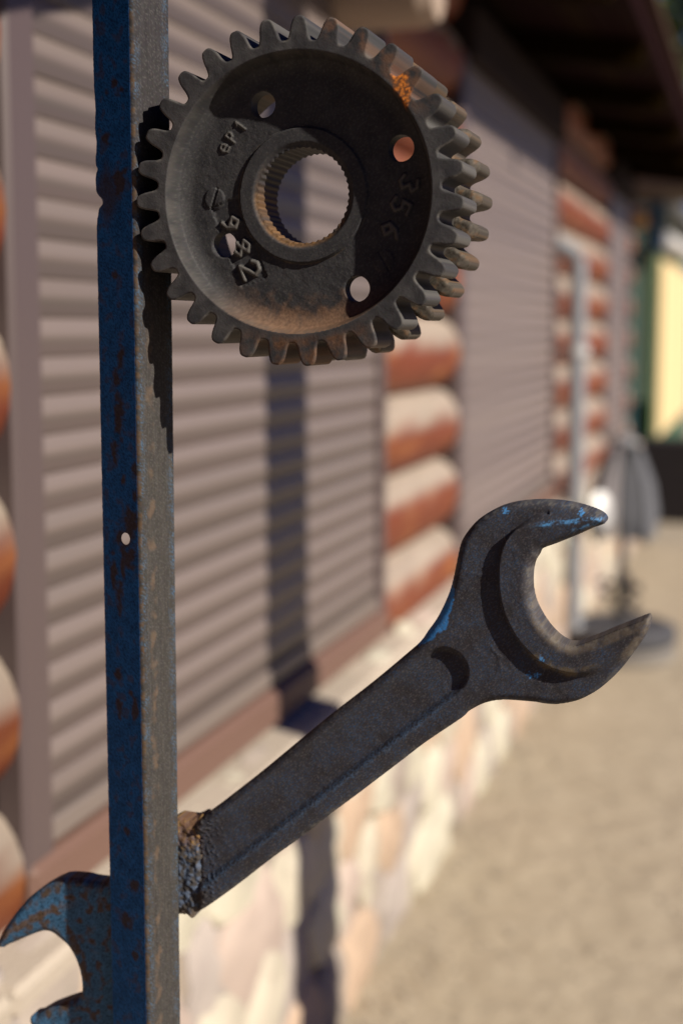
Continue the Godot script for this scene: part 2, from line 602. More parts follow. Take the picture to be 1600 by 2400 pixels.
func build_wrench(parent: Node3D) -> void:
	var poly := rounded(points([-0.2345,1.3776,-0.2279,1.3872,-0.2227,1.3973,-0.2183,1.4080,-0.2157,1.4172,-0.2136,1.4277,-0.2116,1.4381,-0.2095,1.4460,-0.2057,1.4526,-0.2006,1.4592,-0.1949,1.4645,-0.1885,1.4686,-0.1809,1.4724,-0.1720,1.4751,-0.1619,1.4768,-0.1494,1.4777,-0.1381,1.4772,-0.1282,1.4759,-0.1195,1.4737,-0.1120,1.4712,-0.1081,1.4689,-0.1059,1.4662,-0.1061,1.4637,-0.1084,1.4622,-0.1143,1.4601,-0.1216,1.4564,-0.1302,1.4523,-0.1401,1.4478,-0.1469,1.4452,-0.1503,1.4434,-0.1525,1.4409,-0.1540,1.4374,-0.1567,1.4328,-0.1581,1.4264,-0.1585,1.4187,-0.1578,1.4110,-0.1554,1.4022,-0.1504,1.3928,-0.1442,1.3845,-0.1373,1.3782,-0.1312,1.3750,-0.1255,1.3746,-0.1187,1.3770,-0.1076,1.3820,-0.0954,1.3881,-0.0833,1.3936,-0.0754,1.3973,-0.0736,1.3966,-0.0730,1.3933,-0.0740,1.3888,-0.0781,1.3810,-0.0840,1.3717,-0.0911,1.3611,-0.0995,1.3510,-0.1092,1.3419,-0.1191,1.3354,-0.1278,1.3318,-0.1404,1.3291,-0.1506,1.3297,-0.1622,1.3302,-0.1725,1.3302,-0.1815,1.3293,-0.1893,1.3272,-0.1958,1.3241,-0.2036,1.3189,-0.2079,1.3142,-0.2353,1.2931,-0.2514,1.2793,-0.2796,1.2553,-0.2947,1.2426,-0.3130,1.2273,-0.3315,1.2110,-0.3597,1.1881,-0.3885,1.1633,-0.4165,1.1412,-0.4190,1.1441,-0.4195,1.1630,-0.4198,1.1835,-0.4202,1.2023,-0.4201,1.2129,-0.4039,1.2264,-0.3719,1.2532,-0.3405,1.2810,-0.3098,1.3081,-0.2798,1.3332,-0.2533,1.3569,-0.2402,1.3693]))
	var pad := rounded(points([-0.1073,1.4666,-0.1144,1.4679,-0.1280,1.4663,-0.1466,1.4637,-0.1592,1.4611,-0.1680,1.4575,-0.1739,1.4519,-0.1777,1.4447,-0.1799,1.4356,-0.1808,1.4253,-0.1804,1.4150,-0.1787,1.4048,-0.1760,1.3959,-0.1720,1.3871,-0.1665,1.3783,-0.1597,1.3707,-0.1522,1.3640,-0.1445,1.3593,-0.1359,1.3561,-0.1270,1.3549,-0.1183,1.3563,-0.1090,1.3610,-0.0992,1.3670,-0.0883,1.3753,-0.0794,1.3853,-0.0740,1.3938,-0.0785,1.3974,-0.0955,1.3914,-0.1200,1.3798,-0.1326,1.3816,-0.1506,1.3998,-0.1548,1.4240,-0.1476,1.4459,-0.1216,1.4583]))
	var cell := 0.00085
	var o := Vector2(-0.4240, 1.1360)
	var nx := int(0.357 / cell)
	var ny := int(0.347 / cell)
	var d := distance_grid(poly, o, cell, nx, ny)
	var dp := distance_grid(pad, o, cell, nx, ny, 0.006)
	var nn := nx * ny
	var p := PackedVector3Array()
	var b := PackedVector3Array()
	var c := PackedColorArray()
	p.resize(nn)
	b.resize(nn)
	c.resize(nn)
	var grown := 1.0215
	var ra := Vector2(-0.4173, 1.1830)
	var rb := Vector2(-0.2205, 1.3495)
	var along := (rb - ra).normalized()
	var patch := points([-0.2148,1.4160,-0.2139,1.4082,-0.2147,1.4017,-0.2174,1.3924,-0.2180,1.3858,-0.2206,1.3810,-0.2272,1.3780,-0.2291,1.3746,-0.2357,1.3703,-0.2417,1.3673, -0.2550, 1.3720, -0.2400, 1.3980, -0.2240, 1.4180])
	var chips := [Vector2(-0.1764, 1.4700), Vector2(-0.1219, 1.4712), Vector2(-0.1574, 1.3503), Vector2(-0.1523, 1.3507), Vector2(-0.1493, 1.3641)]
	for j in ny:
		for i in nx:
			var k := j * nx + i
			var q := o + Vector2(i, j) * cell
			if d[k] > 0.004:
				p[k] = Vector3((q.x + 0.42) * grown, (q.y - 1.18) * grown, 0)
				b[k] = Vector3(p[k].x, p[k].y, -0.02)
				continue
			var ins := -d[k]
			# jaws: a raised pad, stepped at its back and running out along both tips
			var soft := 0.0012 + 0.0085 * smoothstep(-0.170, -0.148, q.x) * smoothstep(1.400, 1.440, q.y) + 0.0050 * smoothstep(-0.140, -0.105, q.x) * smoothstep(1.400, 1.380, q.y)
			var z := 0.0045 * smoothstep(soft, -soft * 0.35, dp[k])
			var tipz := smoothstep(-0.115, -0.075, q.x)
			# shank: a long shallow channel with a rounded end
			var t := clampf((q - ra).dot(along), -0.03, (rb - ra).length())
			var off := (q - ra - along * t).length()
			var width := 0.0165
			var chan := smoothstep(width + 0.0032, width - 0.0032, off) * smoothstep(-0.13, 0.02, ins - 0.004)
			var endw := smoothstep(-0.006, 0.002, (q - ra).dot(along) - (rb - ra).length())
			chan = lerpf(chan, smoothstep(width + 0.0024, width - 0.0024, off), endw)
			z -= 0.0044 * chan
			z -= edge_drop(ins, lerpf(0.0065, 0.0050, tipz))
			# flanks of the shank fall away towards the lower edge
			var lower := (q - ra).cross(along)
			var on_shank := smoothstep(-0.205, -0.245, q.x)
			z -= 0.0028 * smoothstep(width + 0.003, width + 0.020, lower) * on_shank
			z -= 0.0018 * smoothstep(width + 0.003, width + 0.016, -lower) * on_shank
			var n1 := mid.get_noise_2d(q.x * 90.0, q.y * 90.0)
			var n2 := fine.get_noise_2d(q.x * 420.0, q.y * 420.0)
			var n3 := broad.get_noise_2d(q.x * 30.0, q.y * 30.0)
			z += n2 * 0.00006 + n1 * 0.00012
			# weld spatter near the cut end
			var spat := smoothstep(0.034, 0.002, q.x + 0.4205)
			var sp := fine.get_noise_2d(q.x * 170.0 + 80.0, q.y * 170.0)
			z += 0.0008 * spat * smoothstep(0.30, 0.62, sp)
			# forging scars on the neck
			z += 0.00025 * smoothstep(0.0018, 0.0004, absf((q - Vector2(-0.198, 1.412)).length() - 0.011 - n1 * 0.002)) * smoothstep(1.408, 1.416, q.y)
			z += 0.00025 * smoothstep(0.0018, 0.0004, absf((q - Vector2(-0.192, 1.357)).length() - 0.013 - n1 * 0.002)) * smoothstep(-0.192, -0.184, q.x)
			p[k] = Vector3((q.x + 0.42) * grown, (q.y - 1.18) * grown, z)
			b[k] = Vector3(p[k].x, p[k].y, -0.024 + edge_drop(ins, 0.0055) + 0.0026 * chan)
			# colour: dark brown primer with blue paint showing through in flecks
			var base := lin(0.044, 0.041, 0.046) * (1.0 + n2 * 0.12 + n3 * 0.12)
			var fleck := fine.get_noise_2d(q.x * 640.0 + 4.0, q.y * 640.0)
			var bluer := clampf(0.42 + n3 * 0.45 + n1 * 0.2, 0.0, 1.0)
			base = base.lerp(lin(0.035, 0.075, 0.150), clampf((fleck + 0.10) * 1.7, 0.0, 1.0) * bluer * 0.85)
			# paler blue along the lower rib of the shank
			var rib := smoothstep(0.0045, 0.0005, absf(lower - width - 0.0012 - n1 * 0.002)) * smoothstep(-0.200, -0.225, q.x)
			base = base.lerp(lin(0.070, 0.115, 0.190), rib * clampf(0.42 + n2 * 1.4, 0.0, 0.9))
			var ridge := smoothstep(0.0022, 0.0004, absf(dp[k] + 0.0012 + n1 * 0.0012)) * smoothstep(-0.160, -0.140, q.x) * smoothstep(1.456, 1.462, q.y)
			base = base.lerp(lin(0.09, 0.26, 0.52), clampf(ridge * (0.45 + n1 * 1.2 + n2 * 1.2), 0.0, 1.0))  # glint along the upper jaw ridge, painted in as bright blue
			for s in chips:
				var e := q.distance_to(s)
				if e < 0.005:
					base = base.lerp(lin(0.07, 0.26, 0.58), smoothstep(0.0019, 0.0008, e + n2 * 0.0022 + n1 * 0.0014))
			if q.x < -0.209 and q.y > 1.362 and q.y < 1.42:
				var pd := outline_distance(q + Vector2(n1 * 0.0014 + n2 * 0.0008, n2 * 0.0012), patch)
				if q.x < -0.2105:
					var inpatch := smoothstep(0.0012, 0.0002, pd)
					base = base.lerp(lin(0.045, 0.190, 0.470) * (1.0 + n1 * 0.25), inpatch)
			# edges rubbed bare
			base = base.lerp(lin(0.105, 0.100, 0.095), smoothstep(0.0028, 0.0008, absf(ins - 0.0012)) * clampf(n1 * 1.6 + n2 * 0.8 - 0.05, 0.0, 0.75))
			# yellowish rust in the throat of the jaw and by the weld
			var throat := smoothstep(0.0055, 0.0010, absf(ins - 0.003)) * smoothstep(-0.165, -0.150, q.x) * smoothstep(1.45, 1.41, q.y) * smoothstep(1.360, 1.376, q.y)
			base = base.lerp(lin(0.17, 0.13, 0.085), clampf(throat * (0.4 + n1 * 0.4), 0.0, 0.4))
			var low := smoothstep(0.006, 0.001, absf(dp[k])) * smoothstep(-0.17, -0.15, q.x) * smoothstep(1.375, 1.365, q.y) * smoothstep(-0.10, -0.13, q.x)
			base = base.lerp(lin(0.17, 0.125, 0.055), clampf(low * (0.30 + n1 * 0.8), 0.0, 0.45))
			var rustw := smoothstep(0.010, 0.0, q.x + 0.4200 + n1 * 0.004)
			base = base.lerp(lin(0.12, 0.075, 0.045), clampf(rustw * (0.6 + n1), 0.0, 0.8))
			if fine.get_noise_2d(q.x * 500.0 + 60.0, q.y * 500.0) > 0.52:
				base = base.lerp(lin(0.14, 0.13, 0.13), 0.35)
			c[k] = base
	var made := skin(nx, ny, d, p, c, b, PackedInt32Array(), cell)
	var w := put("open_end_wrench", made[0], metal, parent, Vector3(-0.42 * grown, 1.6 + (1.18 - 1.6) * grown, -1.0560))
	w.set_meta("label", "large dark wrench with its jaws open to the upper right")
	# the weld bead between post and wrench
	var wp := rounded(points([-0.4520,1.2039,-0.4332,1.2065,-0.4241,1.2105,-0.4215,1.1994,-0.4201,1.1822,-0.4210,1.1599,-0.4222,1.1422,-0.4277,1.1304,-0.4347,1.1222,-0.4392,1.1255,-0.4520,1.1280,-0.4530,1.1704]))
	var wc := 0.0007
	var wo := Vector2(-0.456, 1.119)
	var wx := int(0.039 / wc)
	var wy := int(0.094 / wc)
	var wd := distance_grid(wp, wo, wc, wx, wy)
	var p2 := PackedVector3Array()
	var b2 := PackedVector3Array()
	var c2 := PackedColorArray()
	p2.resize(wx * wy)
	b2.resize(wx * wy)
	c2.resize(wx * wy)
	for j in wy:
		for i in wx:
			var k := j * wx + i
			var q := wo + Vector2(i, j) * wc
			var ins := maxf(-wd[k], 0.0)
			var lump := mid.get_noise_2d(q.x * 95.0, q.y * 80.0)
			var lump2 := fine.get_noise_2d(q.x * 190.0, q.y * 190.0)
			var z := -0.0065 + 0.0065 * sqrt(clampf(ins / 0.0075, 0.0, 1.0)) + lump * 0.0011 + lump2 * 0.0002
			p2[k] = Vector3(q.x, q.y, z)
			b2[k] = Vector3(q.x, q.y, -0.022)
			var n3 := broad.get_noise_2d(q.x * 120.0, q.y * 120.0)
			var base := lin(0.062, 0.058, 0.058) * (1.0 + lump2 * 0.2)
			base = base.lerp(lin(0.10, 0.14, 0.22), clampf(n3 * 1.4 + 0.2, 0.0, 0.7))
			var high := smoothstep(1.178, 1.200, q.y + lump * 0.006)
			base = base.lerp(lin(0.17, 0.090, 0.050), clampf(high * 0.8, 0.0, 0.8))
			base = base.lerp(lin(0.24, 0.15, 0.05), clampf(lump2 * 2.0 - 0.6, 0.0, 0.8) * smoothstep(1.165, 1.185, q.y))
			base = base.lerp(lin(0.20, 0.15, 0.11), smoothstep(1.136, 1.124, q.y) * 0.6)
			c2[k] = base
	var bead := skin(wx, wy, wd, p2, c2, b2, PackedInt32Array(), wc)
	put("weld_bead", bead[0], metal, parent, Vector3(0, 0, -1.0590)).set_meta("label", "lumpy rust-tinged weld bead at the wrench's cut end")


func build_hook(parent: Node3D) -> void:
	var poly := rounded(points([-0.5038,1.1503,-0.5102,1.1496,-0.5188,1.1498,-0.5274,1.1506,-0.5422,1.1499,-0.5498,1.1471,-0.5574,1.1427,-0.5676,1.1357,-0.5767,1.1276,-0.5858,1.1176,-0.5938,1.1071,-0.6005,1.0967,-0.6050,1.0884,-0.6065,1.0852,-0.6056,1.0823,-0.6010,1.0820,-0.5970,1.0848,-0.5880,1.0892,-0.5776,1.0947,-0.5674,1.0995,-0.5610,1.1012,-0.5548,1.1004,-0.5486,1.0969,-0.5424,1.0929,-0.5376,1.0876,-0.5334,1.0798,-0.5305,1.0718,-0.5288,1.0625,-0.5287,1.0541,-0.5308,1.0479,-0.5374,1.0446,-0.5488,1.0395,-0.5603,1.0337,-0.5681,1.0285,-0.5720,1.0258,-0.5771,1.0242,-0.5783,1.0204,-0.5759,1.0153,-0.5674,1.0080,-0.5549,1.0018,-0.5385,0.9987,-0.5209,1.0012,-0.5046,1.0072,-0.4884,1.0190,-0.4859,1.1441]))
	var cell := 0.0009
	var o := Vector2(-0.6090, 0.9960)
	var nx := int(0.126 / cell)
	var ny := int(0.158 / cell)
	var d := distance_grid(poly, o, cell, nx, ny)
	var nn := nx * ny
	var p := PackedVector3Array()
	var b := PackedVector3Array()
	var c := PackedColorArray()
	p.resize(nn)
	b.resize(nn)
	c.resize(nn)
	for j in ny:
		for i in nx:
			var k := j * nx + i
			var q := o + Vector2(i, j) * cell
			var ins := -d[k]
			var n1 := mid.get_noise_2d(q.x * 90.0, q.y * 90.0)
			var n2 := fine.get_noise_2d(q.x * 300.0, q.y * 300.0)
			var n3 := broad.get_noise_2d(q.x * 60.0, q.y * 60.0)
			# a blunt ridge runs along the middle of the upper jaw
			var ridge_y := 1.0855 + 0.075 * pow(clampf((q.x + 0.606) / 0.075, 0.0, 1.0), 0.75) * 0.62
			var rd := absf(q.y - ridge_y)
			var z := -edge_drop(ins, 0.0060) - 0.0012 * smoothstep(0.000, 0.012, rd) * smoothstep(-0.53, -0.56, q.x) + n2 * 0.00007 + n1 * 0.00015
			p[k] = Vector3(q.x, q.y, z)
			b[k] = Vector3(q.x, q.y, -0.024 + edge_drop(ins, 0.0055))
			var base := lin(0.055, 0.145, 0.270) * (1.0 + n2 * 0.25 + n3 * 0.25)
			base = base.lerp(lin(0.13, 0.080, 0.045), clampf(smoothstep(0.0055, 0.001, rd - n1 * 0.003) * smoothstep(-0.52, -0.56, q.x), 0.0, 1.0) * 0.85)
			var rust := clampf(n3 * 1.6 + n1 * 0.6 - 0.10, 0.0, 0.9)
			base = base.lerp(lin(0.095, 0.060, 0.040), rust)
			var edge := smoothstep(0.014, 0.002, ins) * smoothstep(-0.580, -0.545, q.x)
			base = base.lerp(lin(0.11, 0.080, 0.055), clampf(edge * (0.45 + n1), 0.0, 0.75))
			if fine.get_noise_2d(q.x * 420.0 + 20.0, q.y * 420.0) < -0.42:
				base = base * 0.45
			c[k] = base
	var made := skin(nx, ny, d, p, c, b, PackedInt32Array(), cell)
	var w := put("open_end_wrench", made[0], metal, parent, Vector3(0, 0, -1.0483))
	w.set_meta("label", "blue rust-stained wrench head low on the left side")


func build_post(parent: Node3D) -> void:
	var rad := 0.0038
	# the cross-section starts at the front edge and runs over the left face
	var ring: Array[Vector2] = []      # (along left, along right)
	var nrm: Array[Vector2] = []
	var face: Array[int] = []
	var lens := PackedFloat32Array()
	var dirs := [Vector2(1, 0), Vector2(0, 1), Vector2(-1, 0), Vector2(0, -1)]
	var at := Vector2(rad, 0.0)
	var nx_ := 0
	for f in 4:
		var dir: Vector2 = dirs[f]
		var straight := (POST_SIDE if f % 2 == 0 else POST_DEEP) - 2.0 * rad
		var out := Vector2(dir.y, -dir.x)
		var steps := 34 if f == 0 or f == 3 else 16
		for s in steps:
			ring.append(at + dir * straight * s / steps)
			nrm.append(out)
			face.append(f)
		at += dir * straight
		var ctr := at - out * rad
		for s in 5:
			var a := PI / 2.0 * s / 5.0
			var o2 := out * cos(a) + dir * sin(a)
			ring.append(ctr + o2 * rad)
			nrm.append(o2)
			face.append(f if s < 2 else (f + 1) % 4)
		at = ctr + dir * rad
	ring.append(ring[0])
	nrm.append(nrm[0])
	face.append(0)
	var nx := ring.size()
	var rows := PackedFloat32Array()
	var y := 0.0
	while y < 2.45:
		rows.append(y)
		y += 0.001 if y > 1.03 and y < 1.85 else 0.02
	var ny := rows.size()
	var nn := nx * ny
	var d := PackedFloat32Array()
	var p := PackedVector3Array()
	var c := PackedColorArray()
	d.resize(nn)
	p.resize(nn)
	c.resize(nn)
	# rust spots on the blue face: (distance from the front edge, height, half width, half height)
	var spots := [[0.020, 1.782, 0.004, 0.004], [0.028, 1.775, 0.003, 0.003], [0.030, 1.741, 0.006, 0.006], [0.013, 1.776, 0.003, 0.003], [0.016, 1.710, 0.010, 0.012], [0.018, 1.577, 0.0045, 0.013], [0.024, 1.561, 0.0045, 0.008], [0.021, 1.535, 0.006, 0.020],
		[0.027, 1.508, 0.004, 0.008], [0.026, 1.498, 0.0035, 0.005], [0.005, 1.492, 0.004, 0.008], [0.017, 1.485, 0.003, 0.006], [0.006, 1.473, 0.003, 0.005], [0.010, 1.452, 0.009, 0.014], [0.018, 1.439, 0.011, 0.013], [0.013, 1.424, 0.008, 0.012], [0.020, 1.420, 0.003, 0.016], [0.030, 1.412, 0.004, 0.016], [0.025, 1.394, 0.005, 0.016], [0.027, 1.330, 0.005, 0.006], [0.014, 1.318, 0.003, 0.003], [0.027, 1.303, 0.004, 0.010], [0.010, 1.305, 0.0045, 0.010], [0.021, 1.205, 0.004, 0.004], [0.013, 1.160, 0.006, 0.007], [0.024, 1.130, 0.010, 0.007], [0.015, 1.102, 0.004, 0.004], [0.022, 1.640, 0.004, 0.004]]
	var hole_s := Vector2(0.0164, 1.4390)
	for j in ny:
		var yy := rows[j]
		var dent := 0.0
		dent = maxf(dent, 0.0085 * exp(-pow((yy - 1.6955) / 0.0048, 2.0)))
		dent = maxf(dent, 0.0034 * smoothstep(1.676, 1.694, yy) * smoothstep(1.705, 1.697, yy))
		dent = maxf(dent, 0.0024 * exp(-pow((yy - 1.7200) / 0.0028, 2.0)))
		dent = maxf(dent, 0.0013 * exp(-pow((yy - 1.7650) / 0.0120, 2.0)))
		dent = maxf(dent, 0.0018 * exp(-pow((yy - 1.7390) / 0.0090, 2.0)))
		dent += 0.0003 * mid.get_noise_1d(yy * 300.0)
		for i in nx:
			var k := j * nx + i
			var r := ring[i]
			var o := nrm[i]
			var q := r
			var n1 := mid.get_noise_2d(i * 0.09, yy * 90.0)
			var n2 := fine.get_noise_2d(i * 0.30, yy * 300.0)
			# torch-cut nicks along the far left edge
			var near_l := smoothstep(0.016, 0.0, POST_SIDE - q.x) * smoothstep(0.010, 0.0, q.y)
			q.x -= dent * near_l
			var bump := n1 * 0.00012 + n2 * 0.00004
			if face[i] == 3:
				bump += mid.get_noise_2d(i * 0.35, yy * 60.0) * 0.00010
				# the burr beside the small hole
				bump -= 0.0014 * exp(-pow((yy - 1.4330) / 0.0055, 2.0)) * smoothstep(0.016, 0.006, q.y)
			q += o * bump
			# a slight twist of the tube along its length
			var w := 0.0012 * (yy - 1.47) / 0.36
			q.x -= w * smoothstep(0.0, POST_DEEP, q.y)
			p[k] = POST_EDGE + POST_LEFT * q.x + POST_RIGHT * q.y + UP * yy
			var dd := -1.0
			if face[i] == 0:
				dd = 0.0046 - Vector2(r.x - hole_s.x, yy - hole_s.y).length()
			elif face[i] == 1:
				dd = 0.0075 - Vector2(r.y - 0.0272, yy - 1.4335).length()
			d[k] = maxf(dd, -0.01)
			# colour
			var base: Color
			var n3 := broad.get_noise_2d(i * 0.05, yy * 40.0)
			if (face[i] == 0 and r.x > 0.0030) or face[i] == 1:
				base = lin(0.012, 0.095, 0.300) * (1.0 + n2 * 0.22 + n3 * 0.25)
				if fine.get_noise_2d(i * 0.62, yy * 620.0) < -0.30:
					base = base * 0.5
				var rust := 0.0
				for s in spots:
					var e := Vector2((r.x - s[0]) / s[2], (yy - s[1]) / s[3]).length() + n1 * 0.55
					rust = maxf(rust, smoothstep(1.15, 0.45, e))
				rust = maxf(rust, clampf(n3 * 1.3 + n1 * 0.8 - 0.42, 0.0, 0.6))
				rust = maxf(rust, smoothstep(0.012, 0.004, absf(yy - 1.700) * 0.35 + absf(r.x - 0.030) * 0.5) * 0.8)
				base = base.lerp(lin(0.048, 0.032, 0.024) * (1.0 + n2 * 0.3), rust * 0.88)
			else:
				# grey-brown, slightly paler lower down, with blue left at both edges
				var low := smoothstep(1.70, 1.50, yy)
				base = lin(0.037, 0.034, 0.036).lerp(lin(0.045, 0.0415, 0.0395), low) * (1.0 + n2 * 0.12 + n1 * 0.10)
				base = base * (1.0 + 0.16 * fine.get_noise_2d(r.y * 900.0, yy * 9.0))
				var streak := mid.get_noise_2d(r.y * 700.0, yy * 22.0)
				base = base.lerp(lin(0.070, 0.062, 0.054), clampf(streak * 0.6, 0.0, 0.4) * low)
				var edge := smoothstep(0.010, 0.002, r.y) + smoothstep(0.013, 0.003, POST_DEEP - r.y)
				var fl := clampf(fine.get_noise_2d(i * 0.6, yy * 420.0) * 1.6 + n3 * 0.9 - 0.25, 0.0, 1.0)
				base = base.lerp(lin(0.060, 0.115, 0.190), clampf(edge, 0.0, 1.0) * fl * 0.7)
				var rus := smoothstep(0.0045, 0.0015, absf(r.y - 0.012 - n1 * 0.003)) * clampf(n3 * 1.5 + 0.15, 0.0, 1.0) * low
				base = base.lerp(lin(0.20, 0.125, 0.075), rus * 0.30)
				if r.y < 0.0016:
					base = base.lerp(lin(0.10, 0.062, 0.035), clampf(0.3 + n1, 0.0, 0.8))
				if fine.get_noise_2d(i * 0.5 + 90.0, yy * 520.0) > 0.50:
					base = base.lerp(lin(0.11, 0.105, 0.10), 0.35)
			c[k] = base
	var made := skin(nx, ny, d, p, c, PackedVector3Array(), PackedInt32Array(), 0.01, -1.0)
	var post := put("square_post", made[0], painted(0.62, 0.22, 0.15, 22.0, 2), parent)
	post.set_meta("label", "square steel tube, blue on its left face and grey on its right")


func build_sculpture() -> void:
	var s := thing("metal_sculpture", "welded scrap sculpture of a blue post carrying gears and open wrenches", "sculpture")
	build_post(s)
	build_gear(s)
	build_rear_gear(s)
	build_wrench(s)
	build_hook(s)


# ---------------------------------------------------------------- the log building
func log_along(parent: Node3D, called: String, mat: Material, centre: Vector2, z0: float, z1: float, r: float, seed_: float, flat := 1.0, cream_share := 1.0) -> void:
	var sk := Shell.new()
	var seg := 22
	var parts := maxi(3, int(absf(z1 - z0) / 0.12))
	var grid := PackedVector3Array()
	for j in parts + 1:
		var f := float(j) / parts
		var z := lerpf(z0, z1, f)
		var taper := 1.0 - 0.05 * pow(absf(f * 2.0 - 1.0), 8.0)
		for i in seg + 1:
			var a := TAU * i / seg
			var rr := r * taper * (1.0 + 0.015 * mid.get_noise_3d(cos(a) * 8.0 + seed_ * 11.0, sin(a) * 8.0, z * 12.0))
			grid.append(Vector3(centre.x + cos(a) * rr * flat, centre.y + sin(a) * rr, z))
	for j in parts + 1:
		for i in seg + 1:
			var a := TAU * i / seg
			var q := grid[j * (seg + 1) + i]
			var s := rad_to_deg(wrapf(a, -PI, PI))
			var n1 := mid.get_noise_3d(s * 0.2, q.z * 7.0, seed_ * 13.0)
			var n2 := fine.get_noise_3d(s * 1.2, q.z * 5.0, seed_ * 17.0)
			# painted red-brown on the underside, with a cream band above
			var cream_band := smoothstep(13.0, 22.0, s + n1 * 9.0 + fmod(seed_ * 7.3, 8.0) - 4.0) * smoothstep(175.0, 150.0, s) * cream_share
			var col := lin(0.170, 0.045, 0.022).lerp(lin(0.33, 0.270, 0.218), cream_band)
			col = col.lerp(lin(0.42, 0.17, 0.050), clampf(n1 * 1.6 - 0.35, 0.0, 0.8) * (1.0 - cream_band))
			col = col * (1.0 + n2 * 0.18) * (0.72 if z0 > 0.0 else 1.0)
			sk.free_vert(q, Vector3(cos(a), sin(a) * flat, 0).normalized(), col)
	for j in parts:
		for i in seg:
			var k := j * (seg + 1) + i
			sk.tri(k, k + 1, k + seg + 2)
			sk.tri(k, k + seg + 2, k + seg + 1)
	for e in [0, parts]:
		var nn := Vector3(0, 0, signf(z0 - z1) if e == 0 else signf(z1 - z0))
		var cc := sk.free_vert(Vector3(centre.x, centre.y, z0 if e == 0 else z1), nn, lin(0.30, 0.17, 0.09))
		var first := sk.v.size()
		for i in seg + 1:
			sk.free_vert(grid[e * (seg + 1) + i], nn, lin(0.30, 0.17, 0.09))
		for i in seg:
			sk.tri(cc, first + i, first + i + 1)
	put(called, sk, mat, parent)


func slat_mesh(length: float, pitch: float, tone: Color) -> Shell:
	var prof := PackedVector2Array([Vector2(-0.0030, 0.0), Vector2(0.0000, 0.0012), Vector2(0.0006, 0.0060), Vector2(0.0015, 0.0150), Vector2(0.0027, 0.0240), Vector2(0.0036, 0.0310), Vector2(0.0038, 0.0340), Vector2(0.0031, 0.0380), Vector2(0.0008, 0.0470), Vector2(-0.0008, 0.0530), Vector2(-0.0030, pitch)])
	var sk := Shell.new()
	var parts := 14
	for k in prof.size():
		var a := prof[maxi(k - 1, 0)]
		var b := prof[mini(k + 1, prof.size() - 1)]
		var nn := Vector3(b.y - a.y, a.x - b.x, 0).normalized()
		for j in parts + 1:
			sk.free_vert(Vector3(prof[k].x, prof[k].y, -length * j / parts), nn, tone.lerp(tone * 1.85, smoothstep(0.022, 0.033, prof[k].y)))  # sunlight on the upward curve is painted in as a paler tone
	for k in prof.size() - 1:
		for j in parts:
			var q := k * (parts + 1) + j
			sk.tri(q, q + 1, q + parts + 2)
			sk.tri(q, q + parts + 2, q + parts + 1)
	return sk


func shutter(z0: float, z1: float, label: String, mat: Material, pale := 1.0) -> void:
	var root := Node3D.new()
	root.name = "roller_shutter"
	root.set_meta("label", label)
	building.add_child(root, true)
	var x := -0.975
	var pitch := 0.055
	var meshes: Array[ArrayMesh] = []
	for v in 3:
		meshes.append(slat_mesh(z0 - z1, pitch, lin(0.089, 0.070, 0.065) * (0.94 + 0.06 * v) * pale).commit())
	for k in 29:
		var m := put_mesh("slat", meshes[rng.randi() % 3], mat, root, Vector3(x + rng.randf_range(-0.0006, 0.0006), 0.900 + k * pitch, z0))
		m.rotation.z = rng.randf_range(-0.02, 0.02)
	var bar := Shell.new()
	bar.box(Vector3(x, 0.880, (z0 + z1) / 2.0), Vector3(0.022, 0.036, z0 - z1), 0.004, lin(0.17, 0.140, 0.125))
	put("bottom_bar", bar, mat, root)
	for s in 2:
		var g := Shell.new()
		var zz := z0 + 0.042 if s == 0 else z1 - 0.022
		g.box(Vector3(-0.982, 1.66, zz), Vector3(0.052, 1.64, 0.084 if s == 0 else 0.044), 0.008, lin(0.088, 0.066, 0.066))
		put("guide_rail", g, mat, root)
	var bx := Shell.new()
	bx.box(Vector3(-0.975, 2.545, (z0 + z1) / 2.0), Vector3(0.10, 0.18, z0 - z1 + 0.06), 0.012, lin(0.030, 0.022, 0.021))
	put("roller_box", bx, painted(0.8, 0.15), root)


func stone(mesh_seed: int, w: float, h: float, deep: float, tone: Color) -> Shell:
	# a rough flagstone standing in the wall, face towards +x
	var r := RandomNumberGenerator.new()
	r.seed = mesh_seed * 77 + 5
	var sk := Shell.new()
	var n := 12
	var rim := PackedVector2Array()
	for i in n:
		var a := TAU * i / n
		var sq := Vector2(cos(a), sin(a))
		sq /= maxf(absf(sq.x), absf(sq.y)) * 0.65 + 0.35
		rim.append(Vector2(sq.x * w * 0.5, sq.y * h * 0.5) * r.randf_range(0.70, 1.08))
	var rings := [[1.0, -0.02], [1.0, deep * 0.4], [0.88, deep], [0.45, deep * 1.1]]
	var start := []
	for g in rings:
		start.append(sk.v.size())
		for i in n:
			var q: Vector2 = rim[i] * g[0]
			var bump := r.randf_range(-0.006, 0.006)
			var out := Vector3(0.25 if g[0] > 0.9 else 1.0, q.normalized().y * (1.0 if g[0] > 0.9 else 0.25), q.normalized().x * (1.0 if g[0] > 0.9 else 0.25)).normalized()
			sk.free_vert(Vector3(g[1] + bump, q.y, q.x), out, tone * r.randf_range(0.8, 1.12))
	for g in 3:
		for i in n:
			var a: int = start[g] + i
			var b: int = start[g] + (i + 1) % n
			var c2: int = start[g + 1] + (i + 1) % n
			var d: int = start[g + 1] + i
			sk.tri(a, b, c2)
			sk.tri(a, c2, d)
	var mid_ := sk.free_vert(Vector3(deep * 1.1, 0, 0), Vector3.RIGHT, tone)
	for i in n:
		sk.tri(mid_, start[3] + i, start[3] + (i + 1) % n)
	return sk


